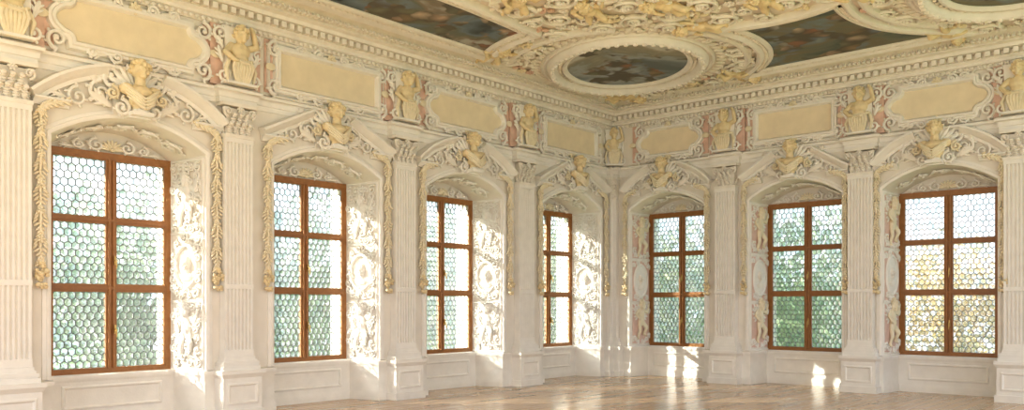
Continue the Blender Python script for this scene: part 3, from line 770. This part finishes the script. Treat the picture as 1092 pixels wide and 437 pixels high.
# foliage scrolls filling the ceiling
def inpoly(x,y,p):
    r = False
    for (x0,y0),(x1,y1) in zip(p,p[1:]+p[:1]):
        if (y0 > y) != (y1 > y) and x < (x1-x0)*(y-y0)/(y1-y0)+x0: r = not r
    return r
def segd(x,y,p):
    d = 9
    for (x0,y0),(x1,y1) in zip(p,p[1:]+p[:1]):
        dx,dy = x1-x0,y1-y0; l = dx*dx+dy*dy or 1e-9; t = max(0,min(1,((x-x0)*dx+(y-y0)*dy)/l))
        d = min(d,math.hypot(x-x0-t*dx,y-y0-t*dy))
    return d
def inside(x,y,m):
    for c,a,b in OV:
        p = (x-c[0])*DG[0]+(y-c[1])*DG[1]; q = (x-c[0])*DP[0]+(y-c[1])*DP[1]
        if (p/(a+.6+m))**2+(q/(b+.6+m))**2 < 1: return True
    for p in (polyL,polyR):
        if inpoly(x,y,p) or segd(x,y,p) < .25+m: return True
    return False
rnd = random.Random(11); pts = []
for t in range(16000):
    x = rnd.uniform(.62,11.3); y = rnd.uniform(-11.5,-.62)
    if x > 6 and y < -6.5: continue
    R_ = .30 if t < 5000 else (.2 if t < 10000 else .11)
    if inside(x,y,R_*.75): continue
    if any((x-p[0])**2+(y-p[1])**2 < ((R_+p[2])*.86)**2 for p in pts): continue
    if any((x-c[0])**2+(y-c[1])**2 < (R_*.8+.1)**2 for c in CH): continue
    pts.append((x,y,R_))
zones = {}
for x,y,R_ in pts:
    z = (0 if y < -5 else 1) if x < 4 else 2
    zones.setdefault(z,(MB(),MB(),MB()))
    bb = MB(); cw = rnd.choice((-1,1)); kind = 0
    if R_ > .15:
        scroll(bb,0,0,R_*.85,rnd.uniform(0,6.28),cw,-.035,.034*R_/.3,1.7); rosette(bb,0,0,R_*.26,-.06,6)
        if R_ < .25 and rnd.random() < .15: kind = 1
    else:
        q = rnd.random(); kind = 1 if q < .16 else (2 if q < .3 else 0); a = rnd.uniform(0,6.28)
        if rnd.random() < .4: rosette(bb,0,0,R_*.85,-.035,7)
        else:
            for j in range(3): leaf(bb,0,0,R_*1.3,R_*1.,a+j*2.09,-.025,.025)
    bb.map(lambda a,b,c: (x+a,y-c,ZC+b*1.3))
    zones[z][kind].join(bb)
# strapwork mouldings parallel to the spandrel paintings
sw = MB()
for c,a0,a1 in ((c1,-PI/2-.7,-PI/2+.5),(c1,-.55,.72),(c2,PI-.72,PI+.95)):
    sw.sweep([(c[0]+2.2*math.cos(a0+(a1-a0)*j/30),c[1]+2.2*math.sin(a0+(a1-a0)*j/30)) for j in range(31)],[(-.07,0),(-.06,.07),(-.02,.1),(.02,.1),(.06,.07),(.07,0)],lambda a,b,h:(a,b,ZC-h))
struct(sw.build('trim_%d' % tn,M_WHITE),'curved white strap mouldings around the ovals on the ceiling'); tn += 1
for z in sorted(zones):
    for m_,lab in ((0,'cream stucco scroll foliage on the ceiling'),(1,'ochre stucco leaves on the ceiling'),(2,'pale pink stucco leaves on the ceiling')):
        if zones[z][m_].v: struct(zones[z][m_].build('trim_%d' % tn,(M_WHITE,M_PALEO,M_PALEP)[m_]),lab); tn += 1

# ------------------------------------------------------------------ outside: lawn and trees
f = MB(); f.add([(-90,-60,-5),(70,-60,-5),(70,90,-5),(-90,90,-5)],[(0,1,2,3)])
struct(f.build('ground',M_GRASS),'lawn outside the windows')
def crown(seed,R_,H_,nl=170):
    rd = random.Random(seed); b = MB()
    cl = [(rd.uniform(-.62,.62)*R_,rd.uniform(-.62,.62)*R_,rd.uniform(.05,.92)*H_) for _ in range(26)]
    for cx,cy,cz in cl:
        m = nl if cz < .65*H_ else int(nl*.45)
        for k in range(m):
            a = rd.uniform(0,2*PI); t = rd.uniform(-1,1); q = math.sqrt(1-t*t); rr = R_*.42*rd.uniform(.6,1)
            p = Vector((cx+rr*q*math.cos(a),cy+rr*q*math.sin(a),cz+rr*t))
            e1 = Vector((rd.uniform(-1,1),rd.uniform(-1,1),rd.uniform(-1,1))).normalized(); e2 = e1.orthogonal().normalized(); s = rd.uniform(.16,.3)
            b.add([p-e1*s,p-e2*s*.6,p+e1*s,p+e2*s*.6],[(0,1,2,3)])
    return b
def trunk():
    b = MB(); b.tube([(0,0,0),(.1,.05,2),(0,.1,4.5),(.1,0,7)],[.32,.25,.2,.08],8)
    for a in (0,1.3,2.6,3.9,5.2): b.tube([(0,.05,3.5+a*.3),(1.2*math.cos(a),1.2*math.sin(a),5.2+a*.2),(2*math.cos(a),2*math.sin(a),6.6+a*.2)],[.12,.08,.03],6)
    return b.mesh('trunk',M_BARK)
TRUNK = trunk()
CR = [crown(1,3.8,8).mesh('foliage',M_LG), crown(2,3.8,8,160).mesh('foliage',M_LL), crown(3,4.2,7.5,120).mesh('foliage',M_LY)]
TREES = [(-20,-2.8,0,1.0,'seen through the first window'),(-21,5.6,0,.98,'seen through the second window'),(-20,14,1,1.02,'seen through the third window'),(-19,23,1,1.05,'seen through the fourth window'),
         (-9.8,20,1,.93,'seen through the fifth window'),(-3.2,19,0,.92,'seen through the sixth window'),(.2,29,2,.9,'seen through the seventh window')]
for x,y,k,s,nm in TREES:
    r = empty('tree',['dark green leafy tree outside, ','light green leafy tree outside, ','yellow autumn tree outside, '][k]+nm+' from the left','tree',(x,y,-5),x+y,'trees outside the windows'); r.scale = (s,s,s)
    link('foliage',CR[k],r,(0,0,3.2)); link('trunk',TRUNK,r)

# ------------------------------------------------------------------ light
w = bpy.data.worlds.new('sky'); sc.world = w; w.use_nodes = True; nt = w.node_tree; N = nt.nodes; L = nt.links
bg = N['Background']; tc = N.new('ShaderNodeTexCoord'); sp = N.new('ShaderNodeSeparateXYZ'); L.new(tc.outputs['Generated'],sp.inputs[0])
rp = N.new('ShaderNodeValToRGB'); rp.color_ramp.elements[0].position = 0; rp.color_ramp.elements[0].color = (.95,.96,.99,1); rp.color_ramp.elements[1].position = .6; rp.color_ramp.elements[1].color = (.76,.85,1,1)
L.new(sp.outputs['Z'],rp.inputs['Fac']); L.new(rp.outputs['Color'],bg.inputs['Color']); bg.inputs['Strength'].default_value = 1.05
sd = bpy.data.lights.new('sun','SUN'); sd.energy = 12; sd.angle = math.radians(.4); sd.color = (1,.91,.78)
so = bpy.data.objects.new('sun',sd); C.objects.link(so); so.location = (-20,-20,15)
so.rotation_euler = Vector((.70,.68,-.40)).to_track_quat('-Z','Y').to_euler()
